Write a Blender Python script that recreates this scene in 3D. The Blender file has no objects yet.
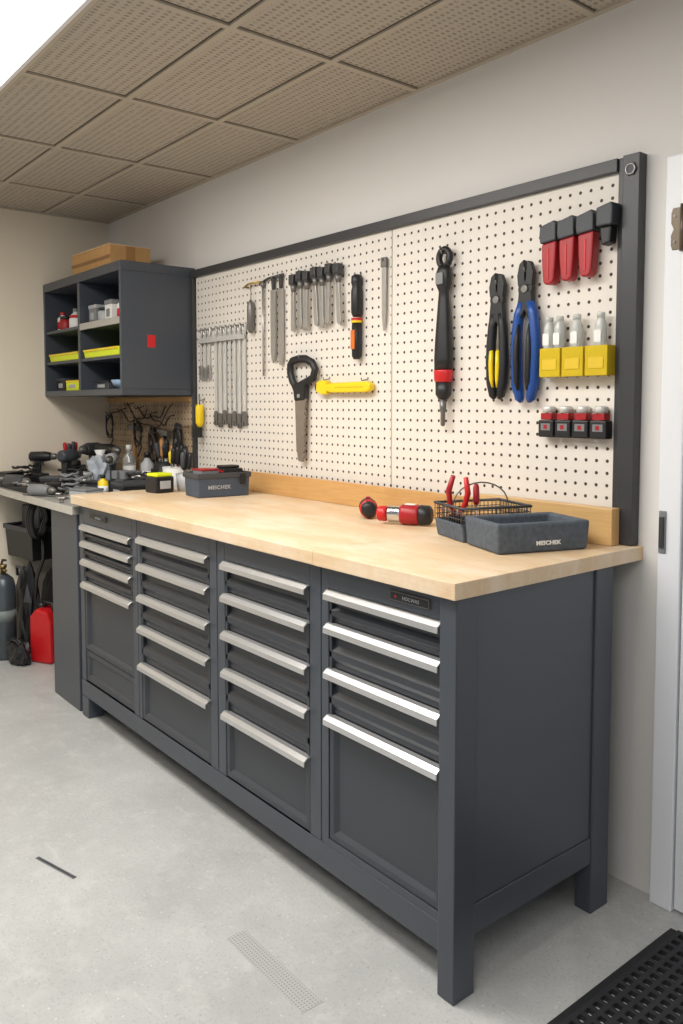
import bpy, bmesh, math, random
from mathutils import Vector, Matrix, noise as mnoise
random.seed(7)
scene=bpy.context.scene
LINK=bpy.context.collection.objects.link
try:
    scene.view_settings.view_transform='Standard'
except Exception: pass

# ------------------------------------------------------------------ camera
f=812.0; C=Vector((1.172,-1.979,1.328)); yaw=math.radians(39.0); pt=math.atan(50/812)
Fh=Vector((-math.cos(yaw),math.sin(yaw),0)); Z=Vector((0,0,1))
F=Fh*math.cos(pt)-Z*math.sin(pt); R=Fh.cross(Z).normalized(); U=R.cross(F)
cd=bpy.data.cameras.new('camera'); cam=bpy.data.objects.new('camera',cd); LINK(cam)
cd.sensor_fit='HORIZONTAL'; cd.sensor_width=36; cd.lens=36*f/683; cd.shift_y=-57/683
M=Matrix((R,U,-F)).transposed().to_4x4(); M.translation=C; cam.matrix_world=M
scene.camera=cam

# ------------------------------------------------------------------ materials
def s2l(c):
    return tuple((x/12.92 if x<=0.04045 else ((x+0.055)/1.055)**2.4) for x in c)
def rgb(r,g,b): return s2l((r/255,g/255,b/255))
class NT:
    def __init__(s,name):
        s.m=bpy.data.materials.new(name); s.m.use_nodes=True; s.t=s.m.node_tree; s.n=s.t.nodes; s.b=s.n['Principled BSDF']
    def add(s,t,**k):
        x=s.n.new(t)
        for a,b in k.items(): setattr(x,a,b)
        return x
    def link(s,a,b): s.t.links.new(a,b)
    def math(s,op,a,b=None,c=None):
        x=s.add('ShaderNodeMath',operation=op)
        for i,v in enumerate((a,b,c)):
            if v is None: continue
            if isinstance(v,(int,float)): x.inputs[i].default_value=v
            else: s.link(v,x.inputs[i])
        return x.outputs[0]
    def mix(s,fac,a,b):
        x=s.add('ShaderNodeMix',data_type='RGBA')
        for i,v in ((0,fac),(6,a),(7,b)):
            if isinstance(v,(int,float)): x.inputs[i].default_value=v
            elif isinstance(v,tuple): x.inputs[i].default_value=(*v,1)
            else: s.link(v,x.inputs[i])
        return x.outputs[2]
    def obj(s): return s.add('ShaderNodeTexCoord').outputs['Object']
    def noise(s,vec,scale,detail=3,rough=.5):
        x=s.add('ShaderNodeTexNoise'); x.inputs['Scale'].default_value=scale; x.inputs['Detail'].default_value=detail; x.inputs['Roughness'].default_value=rough
        s.link(vec,x.inputs['Vector']); return x.outputs['Fac']
    def ramp(s,v,lo,hi):
        x=s.add('ShaderNodeMapRange'); s.link(v,x.inputs[0]); x.inputs[1].default_value=lo; x.inputs[2].default_value=hi; return x.outputs[0]
    def bump(s,h,st,dist=.002):
        x=s.add('ShaderNodeBump'); x.inputs['Strength'].default_value=st; x.inputs['Distance'].default_value=dist
        s.link(h,x.inputs['Height']); s.link(x.outputs[0],s.b.inputs['Normal'])
    def scaled(s,vec,sc):
        x=s.add('ShaderNodeMapping'); s.link(vec,x.inputs[0]); x.inputs['Scale'].default_value=sc; return x.outputs[0]
def mat(name,c,rough=.5,metal=0.,var=.08,scale=18,bump=0.0,bscale=300,trans=0,alpha=None):
    n=NT(name); o=n.obj(); nz=n.noise(o,scale)
    c1=tuple(min(1,x*(1+var)) for x in c); c2=tuple(x*(1-var) for x in c)
    n.link(n.mix(nz,c2,c1),n.b.inputs['Base Color'])
    n.b.inputs['Roughness'].default_value=rough; n.b.inputs['Metallic'].default_value=metal
    if trans: n.b.inputs['Transmission Weight'].default_value=trans
    if alpha: n.b.inputs['Alpha'].default_value=alpha
    if bump: n.bump(n.noise(o,bscale),bump,.001)
    return n.m
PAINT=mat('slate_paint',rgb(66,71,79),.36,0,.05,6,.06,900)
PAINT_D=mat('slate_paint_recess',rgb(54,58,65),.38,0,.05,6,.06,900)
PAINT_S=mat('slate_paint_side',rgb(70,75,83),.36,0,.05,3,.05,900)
FRAME=mat('frame_black',rgb(58,58,60),.4,0,.05,6)
ALU=mat('brushed_aluminium',rgb(206,206,206),.3,.75,.05,80)
STEEL=mat('steel',rgb(180,178,174),.34,.7,.1,60)
PALE=mat('pale_satin_steel',rgb(212,210,206),.4,.3,.06,60)
STEELD=mat('dull_steel',rgb(122,120,117),.42,.6,.12,60)
SAWB=mat('worn_saw_steel',rgb(138,128,116),.5,.4,.2,40)
GUN=mat('gunmetal',rgb(78,78,80),.4,.5,.15,60)
CHROME=mat('chrome',rgb(210,210,212),.15,1,.03,20)
BLACK=mat('black_plastic',rgb(28,28,30),.45,0,.1,30)
RUBBER=mat('black_rubber',rgb(36,37,39),.7,0,.1,60,.3,400)
DGREY=mat('dark_grey_plastic',rgb(62,65,70),.5,0,.08,30)
CADDY=mat('caddy_plastic',rgb(80,88,98),.75,0,.5,70,1.0,120)
GREY=mat('grey_plastic',rgb(124,126,128),.5)
LGREY=mat('light_grey_plastic',rgb(172,174,176),.5)
RED=mat('red_plastic',rgb(196,30,34),.38,0,.08,20)
REDD=mat('dark_red_plastic',rgb(164,26,34),.4,0,.1,20)
YEL=mat('yellow_plastic',rgb(240,208,24),.4,0,.04,20)
YELT=mat('translucent_yellow_plastic',rgb(240,210,40),.25,0,.04,20,trans=.35)
LIME=mat('lime_plastic',rgb(222,236,30),.45,0,.04,20)
BLUE=mat('blue_plastic',rgb(28,74,148),.38,0,.08,20)
NAVY=mat('navy_plastic',rgb(66,78,94),.5,0,.2,30)
WHITE=mat('white_plastic',rgb(232,232,228),.45,0,.03,20)
CARD=mat('cardboard',rgb(196,152,98),.85,0,.12,25)
CARDL=mat('cardboard_light',rgb(224,190,142),.85,0,.1,25)
TRIMW=mat('white_trim_paint',rgb(232,234,238),.4,0,.02,3)
BROWN=mat('brown_cable',rgb(84,62,48),.7,0,.2,20)
ORANGE=mat('orange_plastic',rgb(224,110,30),.45)
BRONZE=mat('bronze_hardware',rgb(104,92,78),.4,.5)
GLASS=mat('clear_plastic',rgb(235,238,236),.12,0,.02,10,trans=.8)
FROST=mat('frosted_clear_plastic',rgb(228,230,226),.3,0,.02,10,trans=.45)
CLEAR=mat('pale_translucent_strip',rgb(226,226,222),.25,0,.04,40,trans=.3)
TAN=mat('tan_wood_handle',rgb(180,130,80),.5,0,.15,30)

def wall_mat(name,c):
    n=NT(name); o=n.obj()
    n.link(n.mix(n.noise(o,1.4,4),tuple(x*.96 for x in c),tuple(min(1,x*1.02) for x in c)),n.b.inputs['Base Color'])
    n.b.inputs['Roughness'].default_value=.7; n.bump(n.noise(o,180,4),.1,.001); return n.m
WALL=wall_mat('wall_paint',rgb(220,217,213))
WALLL=wall_mat('wall_paint_warm',rgb(234,223,204))

def floor_mat():
    n=NT('floor_concrete'); o=n.obj()
    a=n.noise(o,1.3,5,.6); b=n.noise(o,120,4,.75); c=n.noise(o,11,6,.7); d=n.noise(o,3.2,6,.7)
    base=n.mix(n.ramp(a,.3,.7),rgb(172,173,172),rgb(192,193,191))
    base=n.mix(n.math('MULTIPLY',n.ramp(d,.48,.70),.5),base,rgb(158,158,156))
    base=n.mix(n.math('MULTIPLY',n.ramp(b,.52,.72),.65),base,rgb(142,144,145))
    base=n.mix(n.math('MULTIPLY',n.ramp(c,.5,.78),.65),base,rgb(206,206,203))
    # faint long scuffs
    sc=n.noise(n.scaled(o,(1.2,9,1)),2.4,6,.75)
    base=n.mix(n.math('MULTIPLY',n.ramp(sc,.60,.70),.3),base,rgb(216,216,212))
    v=n.add('ShaderNodeTexVoronoi'); n.link(o,v.inputs['Vector']); v.inputs['Scale'].default_value=60
    base=n.mix(n.math('MULTIPLY',n.math('LESS_THAN',v.outputs['Distance'],.13),.4),base,rgb(128,126,122))
    v2=n.add('ShaderNodeTexVoronoi'); n.link(o,v2.inputs['Vector']); v2.inputs['Scale'].default_value=38
    base=n.mix(n.math('MULTIPLY',n.math('LESS_THAN',v2.outputs['Distance'],.11),.4),base,rgb(222,222,219))
    n.link(base,n.b.inputs['Base Color']); n.b.inputs['Roughness'].default_value=.42
    n.bump(n.noise(o,60,5),.1,.002); return n.m
def wood_mat(name,ca,cb,cc,stave=.045,sx=1.1,worn=None):
    n=NT(name); o=n.obj()
    sep=n.add('ShaderNodeSeparateXYZ'); n.link(o,sep.inputs[0])
    row=n.math('FLOOR',n.math('DIVIDE',sep.outputs['Y'],stave))
    wn=n.add('ShaderNodeTexWhiteNoise',noise_dimensions='1D'); n.link(row,wn.inputs['W'])
    xs=n.math('FLOOR',n.math('ADD',n.math('DIVIDE',sep.outputs['X'],sx),n.math('MULTIPLY',wn.outputs['Value'],7)))
    wn2=n.add('ShaderNodeTexWhiteNoise',noise_dimensions='2D')
    cmb=n.add('ShaderNodeCombineXYZ'); n.link(row,cmb.inputs[0]); n.link(xs,cmb.inputs[1]); n.link(cmb.outputs[0],wn2.inputs['Vector'])
    g=n.noise(n.scaled(o,(3,50,50)),3,5,.6)
    base=n.mix(wn2.outputs['Value'],ca,cb)
    base=n.mix(n.math('MULTIPLY',n.ramp(g,.45,.8),.7),base,cc)
    bl=n.noise(o,5,4,.6)
    base=n.mix(n.math('MULTIPLY',n.ramp(bl,.5,.75),.35),base,cc)
    if worn:
        wr=n.noise(n.scaled(o,(1,2.2,1)),2.6,6,.7)
        base=n.mix(n.math('MULTIPLY',n.ramp(wr,.45,.62),.7),base,worn)
    n.link(base,n.b.inputs['Base Color']); n.b.inputs['Roughness'].default_value=.4; n.bump(g,.08,.001); return n.m
TOPW=wood_mat('beech_worktop',rgb(224,198,162),rgb(218,188,150),rgb(206,170,128),.045,1.1,rgb(232,216,194))
PINE=wood_mat('pine_board',rgb(206,162,104),rgb(200,154,96),rgb(182,132,76),.3,3)
PINEL=wood_mat('pale_pine_board',rgb(214,176,120),rgb(208,168,112),rgb(190,146,92),.3,3)
def dots_mat(name,c,hole,pitch,rad,ax=('X','Z'),stretch=1.0,rough=.6,var=.03,py=None,soft=False,stain=None,bump=.5):
    n=NT(name); o=n.obj(); sep=n.add('ShaderNodeSeparateXYZ'); n.link(o,sep.inputs[0])
    py=py or pitch
    a=n.math('SUBTRACT',n.math('FRACT',n.math('DIVIDE',sep.outputs[ax[0]],pitch)),.5)
    b=n.math('SUBTRACT',n.math('FRACT',n.math('DIVIDE',sep.outputs[ax[1]],py)),.5)
    d=n.math('SQRT',n.math('ADD',n.math('POWER',n.math('MULTIPLY',a,1/stretch),2),n.math('POWER',b,2)))
    mk=n.math('LESS_THAN',d,rad)
    nz=n.noise(o,4,4)
    base=n.mix(nz,tuple(x*(1-var*2) for x in c),tuple(min(1,x*(1+var)) for x in c))
    if stain: base=n.mix(n.ramp(n.noise(o,6,6,.7),.46,.68),base,stain)
    if soft:
        fx=n.math('FLOOR',n.math('DIVIDE',n.math('ADD',sep.outputs['X'],.18),.69)); fy=n.math('FLOOR',n.math('DIVIDE',sep.outputs['Y'],.365))
        cb=n.add('ShaderNodeCombineXYZ'); n.link(fx,cb.inputs[0]); n.link(fy,cb.inputs[1])
        wn=n.add('ShaderNodeTexWhiteNoise',noise_dimensions='2D'); n.link(cb.outputs[0],wn.inputs['Vector'])
        base=n.mix(n.math('MULTIPLY',wn.outputs['Value'],.3),base,tuple(x*.84 for x in c))
        mk=n.math('MULTIPLY',mk,n.ramp(n.noise(o,35,2),.3,.5))
        base=n.mix(n.math('MULTIPLY',n.ramp(n.noise(o,160,3),.45,.7),.3),base,hole)
    n.link(n.mix(mk,base,hole),n.b.inputs['Base Color']); n.b.inputs['Roughness'].default_value=rough
    n.bump(n.math('SUBTRACT',1,mk),bump,.003)
    return n.m
PEG=dots_mat('pegboard_panel',rgb(228,221,211),rgb(66,54,46),.034,.145)
PEGB=dots_mat('pegboard_brown',rgb(186,162,132),rgb(56,44,36),.034,.15,var=.08,stain=rgb(136,110,84))
TILE=dots_mat('ceiling_tile',rgb(188,179,166),rgb(148,137,122),.019,.28,('X','Y'),1.0,.9,.03,.027,True,None,.15)
def mesh_wire_mat():
    n=NT('wire_mesh'); o=n.obj(); sep=n.add('ShaderNodeSeparateXYZ'); n.link(o,sep.inputs[0])
    s=n.math('ADD',sep.outputs['X'],sep.outputs['Y'])
    a=n.math('LESS_THAN',n.math('FRACT',n.math('DIVIDE',s,.009)),.35)
    b=n.math('LESS_THAN',n.math('FRACT',n.math('DIVIDE',sep.outputs['Z'],.009)),.35)
    mk=n.math('MAXIMUM',a,b)
    n.link(n.mix(mk,rgb(50,54,59),rgb(104,109,116)),n.b.inputs['Base Color']); n.b.inputs['Roughness'].default_value=.5; n.bump(mk,.5,.002); return n.m
WIREM=mesh_wire_mat()
def grate_mat():
    n=NT('drain_grate'); o=n.obj(); sep=n.add('ShaderNodeSeparateXYZ'); n.link(o,sep.inputs[0])
    a=n.math('LESS_THAN',n.math('FRACT',n.math('DIVIDE',sep.outputs['X'],.0085)),.42)
    b=n.math('LESS_THAN',n.math('FRACT',n.math('DIVIDE',sep.outputs['Y'],.0085)),.42)
    mk=n.math('MULTIPLY',a,b)
    n.link(n.mix(mk,rgb(174,174,172),rgb(134,134,132)),n.b.inputs['Base Color']); n.b.inputs['Roughness'].default_value=.5; return n.m
GRATE=grate_mat()
def emis(name,c,st):
    n=NT(name); n.b.inputs['Emission Color'].default_value=(*c,1); n.b.inputs['Emission Strength'].default_value=st
    n.b.inputs['Base Color'].default_value=(.8,.8,.8,1); return n.m

# ------------------------------------------------------------------ mesh builder
class MB:
    def __init__(s): s.bm=bmesh.new()
    def _f(s,vs,mi,sm=False):
        try:
            fc=s.bm.faces.new(vs); fc.material_index=mi; fc.smooth=sm; return fc
        except ValueError: return None
    def box(s,x0,x1,y0,y1,z0,z1,mi=0):
        v=[s.bm.verts.new((x,y,z)) for x in (x0,x1) for y in (y0,y1) for z in (z0,z1)]
        for q in [(0,1,3,2),(4,6,7,5),(0,4,5,1),(2,3,7,6),(0,2,6,4),(1,5,7,3)]: s._f([v[i] for i in q],mi)
        return s
    def prism(s,pts,a0,a1,axis='Y',mi=0):
        def P(p,a):
            if axis=='Y': return (p[0],a,p[1])
            if axis=='X': return (a,p[0],p[1])
            return (p[0],p[1],a)
        A=[s.bm.verts.new(P(p,a0)) for p in pts]; B=[s.bm.verts.new(P(p,a1)) for p in pts]
        n=len(pts); s._f(A[::-1],mi); s._f(B,mi)
        for i in range(n): s._f([A[i],A[(i+1)%n],B[(i+1)%n],B[i]],mi)
        return s
    def lathe(s,prof,c=(0,0,0),axis='Z',mi=0,seg=20,sx=1,sy=1,sm=True):
        rings=[]
        for p in prof:
            r,h=p[0],p[1]; ring=[]
            for i in range(seg):
                a=2*math.pi*i/seg; u,v=r*math.cos(a)*sx,r*math.sin(a)*sy
                if axis=='Z': q=(u,v,h)
                elif axis=='X': q=(h,u,v)
                else: q=(u,h,v)
                ring.append(s.bm.verts.new((q[0]+c[0],q[1]+c[1],q[2]+c[2])))
            rings.append(ring)
        for k in range(len(rings)-1):
            m=prof[k+1][2] if len(prof[k+1])>2 else mi
            for i in range(seg): s._f([rings[k][i],rings[k][(i+1)%seg],rings[k+1][(i+1)%seg],rings[k+1][i]],m,sm)
        s._f(rings[0][::-1],prof[0][2] if len(prof[0])>2 else mi); s._f(rings[-1],prof[-1][2] if len(prof[-1])>2 else mi)
        return s
    def tube(s,path,r,seg=8,mi=0,closed=False,flat=1.0,sm=True):
        P=[Vector(p) for p in path]; n=len(P); rs=r if isinstance(r,(list,tuple)) else [r]*n
        rings=[]; prev=None
        for i,p in enumerate(P):
            if closed: t=(P[(i+1)%n]-P[i-1]).normalized()
            else: t=(P[min(i+1,n-1)]-P[max(i-1,0)]).normalized()
            if prev is None:
                up=Vector((0,1,0)) if abs(t.y)<.9 else Vector((1,0,0))
                a=t.cross(up).normalized()
            else:
                a=(prev-t*prev.dot(t)).normalized()
            prev=a; b=t.cross(a)
            rings.append([s.bm.verts.new(p+a*rs[i]*math.cos(2*math.pi*k/seg)+b*rs[i]*flat*math.sin(2*math.pi*k/seg)) for k in range(seg)])
        m=n if closed else n-1
        for i in range(m):
            A,B=rings[i],rings[(i+1)%n]
            for k in range(seg): s._f([A[k],A[(k+1)%seg],B[(k+1)%seg],B[k]],mi,sm)
        if not closed: s._f(rings[0][::-1],mi); s._f(rings[-1],mi)
        return s
    def openbox(s,x0,x1,y0,y1,z0,z1,t=.004,mi=0,taper=0):
        def ring(dx,z): return [s.bm.verts.new(q) for q in ((x0+dx,y0+dx,z),(x1-dx,y0+dx,z),(x1-dx,y1-dx,z),(x0+dx,y1-dx,z))]
        a=ring(taper,z0); b=ring(0,z1); c=ring(t,z1); d=ring(t+taper,z0+t)
        s._f(a[::-1],mi); s._f(d,mi)
        for A,B in ((a,b),(b,c),(c,d)):
            for i in range(4): s._f([A[i],A[(i+1)%4],B[(i+1)%4],B[i]],mi)
        return s
    def inset_panel(s,x0,x1,z0,z1,yf,yb,mg,dp,mi=0,mi2=None,sl=.01):
        mi2=mi if mi2 is None else mi2
        def r(m,y): return [s.bm.verts.new(q) for q in ((x0+m,y,z0+m),(x1-m,y,z0+m),(x1-m,y,z1-m),(x0+m,y,z1-m))]
        bk=r(0,yb); a=r(0,yf); b=r(mg,yf); c=r(mg+sl,yf+dp)
        s._f(bk[::-1],mi); s._f(c,mi2)
        for A,B in ((bk,a),(a,b),(b,c)):
            for i in range(4): s._f([A[i],A[(i+1)%4],B[(i+1)%4],B[i]],mi)
        return s
    def blob(s,rx,ry,rz,c=(0,0,0),amp=.15,seed=1,sub=3,mi=0):
        r=bmesh.ops.create_icosphere(s.bm,subdivisions=sub,radius=1)
        for v in r['verts']:
            d=1+amp*mnoise.noise(v.co*2.3+Vector((seed*7.1,seed*3.3,0)))*2
            z=v.co.z*d
            k=1.0/max(.001,(abs(v.co.x)**3+abs(v.co.y)**3+abs(v.co.z)**3)**(1/3))**.6
            v.co=Vector((v.co.x*d*rx*k+c[0],v.co.y*d*ry*k+c[1],max(z*k,-.75)*rz+c[2]))
        return s
    def lattice(s,nx,ny,pitch,bar,z0,z1):
        xs=[]
        for i in range(nx+1): xs+=[i*pitch,i*pitch+bar]
        ys=[]
        for j in range(ny+1): ys+=[j*pitch,j*pitch+bar]
        top={};bot={}
        for i,x in enumerate(xs):
            for j,y in enumerate(ys):
                top[i,j]=s.bm.verts.new((x,y,z1)); bot[i,j]=s.bm.verts.new((x,y,z0))
        def solid(i,j): return 0<=i<len(xs)-1 and 0<=j<len(ys)-1 and not (i%2==1 and j%2==1)
        for i in range(len(xs)-1):
            for j in range(len(ys)-1):
                if not solid(i,j): continue
                s._f([top[i,j],top[i+1,j],top[i+1,j+1],top[i,j+1]],0)
                if not solid(i-1,j): s._f([top[i,j],top[i,j+1],bot[i,j+1],bot[i,j]],0)
                if not solid(i+1,j): s._f([top[i+1,j],bot[i+1,j],bot[i+1,j+1],top[i+1,j+1]],0)
                if not solid(i,j-1): s._f([top[i,j],bot[i,j],bot[i+1,j],top[i+1,j]],0)
                if not solid(i,j+1): s._f([top[i,j+1],top[i+1,j+1],bot[i+1,j+1],bot[i,j+1]],0)
        for v in [v for v in s.bm.verts if not v.link_faces]: s.bm.verts.remove(v)
        return s
    def xf(s,mt):
        bmesh.ops.transform(s.bm,matrix=mt,verts=s.bm.verts); return s

def mkobj(name,mb,mats,bevel=0,seg=2):
    bmesh.ops.recalc_face_normals(mb.bm,faces=mb.bm.faces)
    me=bpy.data.meshes.new(name); mb.bm.to_mesh(me); mb.bm.free()
    for m in (mats if isinstance(mats,(list,tuple)) else [mats]): me.materials.append(m)
    o=bpy.data.objects.new(name,me); LINK(o)
    if bevel:
        b=o.modifiers.new('bevel','BEVEL'); b.width=bevel; b.segments=seg; b.limit_method='ANGLE'; b.angle_limit=math.radians(35)
    return o
def thing(name,label,cat,loc=(0,0,0),rot=(0,0,0),group=None):
    e=bpy.data.objects.new(name,None); e.empty_display_size=.05; LINK(e); e.location=loc; e.rotation_euler=rot
    e['label']=label; e['category']=cat
    if group: e['group']=group
    return e
def part(par,name,mb,mats,bevel=0,label=None,seg=2):
    o=mkobj(name,mb,mats,bevel,seg); o.parent=par
    if label: o['label']=label
    return o
def solo(name,label,cat,mb,mats,loc=(0,0,0),rot=(0,0,0),bevel=0,group=None):
    o=mkobj(name,mb,mats,bevel); o.location=loc; o.rotation_euler=rot; o['label']=label; o['category']=cat
    if group: o['group']=group
    return o
def struct(name,mb,mats,bevel=0):
    o=mkobj(name,mb,mats,bevel); o['kind']='structure'; return o
def dup(src,loc,rot=None,group=None,label=None):
    def cp(o,par):
        c=o.copy(); LINK(c)
        if par is not None: c.parent=par
        for ch in list(o.children): cp(ch,c)
        return c
    c=cp(src,None); c.location=loc
    if rot is not None: c.rotation_euler=rot
    if group: src['group']=group; c['group']=group
    if label: c['label']=label
    return c
def text(par,name,body,size,mt,M4,label=None,ext=.0006,scx=1.0,bold=0):
    cu=bpy.data.curves.new(name,'FONT'); cu.body=body; cu.size=size; cu.extrude=ext; cu.align_x='CENTER'; cu.align_y='CENTER'; cu.space_character=1.08; cu.offset=bold
    to=bpy.data.objects.new(name+'_tmp',cu); LINK(to)
    dg=bpy.context.evaluated_depsgraph_get(); me=bpy.data.meshes.new_from_object(to.evaluated_get(dg))
    bpy.data.objects.remove(to); me.materials.clear(); me.materials.append(mt)
    me.transform(M4 @ Matrix.Diagonal((scx,1,1,1)))
    o=bpy.data.objects.new(name,me); LINK(o); o.parent=par
    if label: o['label']=label
    return o
FACE_NY=Matrix.Rotation(math.radians(90),4,'X')
FACE_PX=Matrix.Rotation(math.radians(90),4,'Z')@Matrix.Rotation(math.radians(90),4,'X')
T=Matrix.Translation

# ------------------------------------------------------------------ room
XL,XR,YF,YB,H=-3.47,2.3,-3.6,.012,2.40
struct('floor',MB().box(XL-.1,XR+.1,YF,YB+.1,-.1,0),floor_mat())
struct('wall_back',MB().box(XL-.1,XR+.1,YB,YB+.1,0,H+.1),WALL)
struct('wall_left',MB().box(XL-.1,XL,YF,YB,0,H+.1),WALLL)
struct('ceiling',MB().box(XL,XR,YF,YB,H,H+.08),TILE)
mb=MB()
gx=[-2.945,-2.255,-1.56,-.87,-.18,.51,1.2,1.89]
gy=[-.365-.365*i for i in range(9)]
for x in gx: mb.box(x-.011,x+.011,YF,YB,H-.007,H+.002)
for y in gy: mb.box(XL,XR,y-.011,y+.011,H-.0068,H+.002)
mb.box(XL,XR,YB-.018,YB,H-.0075,H+.002); mb.box(XL,XL+.018,YF,YB,H-.0075,H+.002)
struct('trim_1',mb,mat('ceiling_grid_metal',rgb(184,174,158),.6,0,.03))
mb=MB()
for x in gx:
    for s in (-1,1): mb.box(x+s*.0140-.003,x+s*.0140+.003,YF,YB,H-.0008,H+.002)
for y in gy:
    for s in (-1,1): mb.box(XL,XR,y+s*.0140-.003,y+s*.0140+.003,H-.0006,H+.002)
struct('trim_3',mb,mat('tile_reveal',rgb(92,82,70),.9,0,.05))
struct('trim_2',MB().box(.06,.122,-.02,YB,0,1.955),TRIMW,.004)
struct('door_1',MB().inset_panel(.126,1.0,.01,1.955,-.012,YB,.12,.006,0),TRIMW,.002)

e=thing('door_hinge','small bronze hinge screwed to the white door casing','hinge',(.098,-.02,1.77))
part(e,'hinge_leaf',MB().prism([(-.016,-.052),(.026,-.052),(.026,.052),(-.016,.052),(-.020,.04),(-.020,.015),(-.013,.0),(-.020,-.015),(-.020,-.04)],-.003,.001),BRONZE,.001)
part(e,'hinge_pin',MB().lathe([(.006,-.058),(.006,.058)],(.012,-.006,0)),BRONZE)
for zz in (.032,-.032): part(e,'screw',MB().lathe([(.0035,-.005),(.0035,-.003)],(-.010,0,zz),'Y'),STEELD)
e=thing('strike_plate','dark metal strike plate on the white door casing','door hardware',(.074,-.02,1.0))
part(e,'plate',MB().box(-.010,.010,-.004,.001,-.055,.055),GREY,.002)
part(e,'latch',MB().box(-.006,.006,-.010,-.003,-.04,.04),FRAME,.001)

e=thing('floor_drain','pale perforated metal drain grate set in the floor','floor drain',(-.36,-.95,0))
part(e,'grate',MB().box(-.16,.16,-.027,.027,0,.0010),GRATE)
part(e,'rim',MB().box(-.162,.162,-.0285,-.027,0,.0013).box(-.162,.162,.027,.0285,0,.0013),mat('drain_rim',rgb(184,184,182),.5))
e=thing('floor_vent','narrow dark slotted vent strip set in the floor','floor drain',(-1.10,-1.197,0),(0,0,.27))
part(e,'frame',MB().box(-.09,.09,-.0065,-.004,0,.0015).box(-.09,.09,.004,.0065,0,.0015),GREY)
mb=MB()
for i in range(12): mb.box(-.089+i*.015,-.0755+i*.015,-.004,.004,0,.0012)
part(e,'slot',mb,DGREY)
e=thing('rubber_mat','black open-hole rubber anti-fatigue mat lying on floor','mat',(.18,-1.06,0))
part(e,'lattice',MB().lattice(36,32,.030,.012,.0,.013),mat('mat_rubber',rgb(38,39,43),.6,0,.08,30))
part(e,'border',MB().box(-.02,0,-.0,.972,0,.010),mat('mat_rubber_edge',rgb(32,33,36),.6),.003)

e=thing('ceiling_light','bright rectangular flush ceiling light panel','light',(-1.05,-1.46,H))
part(e,'diffuser',MB().box(-1.05,1.25,-.34,.34,-.012,-.007),emis('light_diffuser',(1,.985,.95),3.2))
part(e,'light_frame',MB().box(-1.06,1.26,-.352,-.34,-.018,0).box(-1.06,1.26,.34,.352,-.018,0).box(-1.06,-1.05,-.34,.34,-.018,0).box(1.25,1.26,-.34,.34,-.018,0).box(-1.05,1.25,-.34,.34,-.006,0),TRIMW)
def area(name,loc,sx,sy,en,col,rot=(0,0,0)):
    l=bpy.data.lights.new(name,'AREA'); l.shape='RECTANGLE'; l.size=sx; l.size_y=sy; l.energy=en; l.color=col
    o=bpy.data.objects.new(name,l); LINK(o); o.location=loc; o.rotation_euler=rot; return o
area('lamp_ceiling',(-.95,-1.46,H-.03),2.2,.65,52,(1,.965,.915))
area('lamp_ceiling_rear',(1.3,-2.6,H-.03),1.3,.65,36,(1,.975,.94))
area('lamp_ceiling_far',(-2.6,-2.3,H-.03),1.0,.65,14,(1,.93,.82))
w=bpy.data.worlds.new('world'); scene.world=w; w.use_nodes=True
bg=w.node_tree.nodes['Background']; bg.inputs[0].default_value=(.94,.97,1,1); bg.inputs[1].default_value=.34

# ------------------------------------------------------------------ main workbench
YC=-.69
e=thing('worktop','thick pale beech worktop on grey drawer cabinets','worktop',(0,0,.912))
part(e,'board',MB().box(-2.20,-.50,-.722,YB,0,.038),TOPW,.003)
part(e,'board',MB().box(-.4992,.002,-.722,YB,0,.038),TOPW,.002)

e=thing('workbench_frame','slate grey steel bench frame under worktop','workbench',(0,0,0))
def post(x0,x1,y0,y1,nm='leg'):
    part(e,nm,MB().box(x0,x1,y0,y1,0,.911),PAINT,.003)
post(-.056,-.006,-.708,-.640)
post(-.056,-.006,-.19,-.112)
part(e,'foot',MB().box(-2.185,-2.115,YC-.004,YC+.06,0,.087),PAINT,.003)
part(e,'foot',MB().box(-2.185,-2.115,-.12,-.05,0,.087),PAINT,.003)
part(e,'side_panel',MB().box(-.03,-.0125,-.640,-.19,.206,.911),PAINT_S,.001)
part(e,'side_rail',MB().box(-.034,-.009,-.640,-.19,.135,.205),PAINT,.002)
part(e,'bottom_rail',MB().box(-2.19,-.056,YC-.002,YC+.045,.088,.157),PAINT,.003)
part(e,'added_shade_board',MB().box(-2.11,-.06,-.06,-.045,.003,.157),PAINT_D,.001)  # board added at the rear to deepen the shade under the bench

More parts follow.
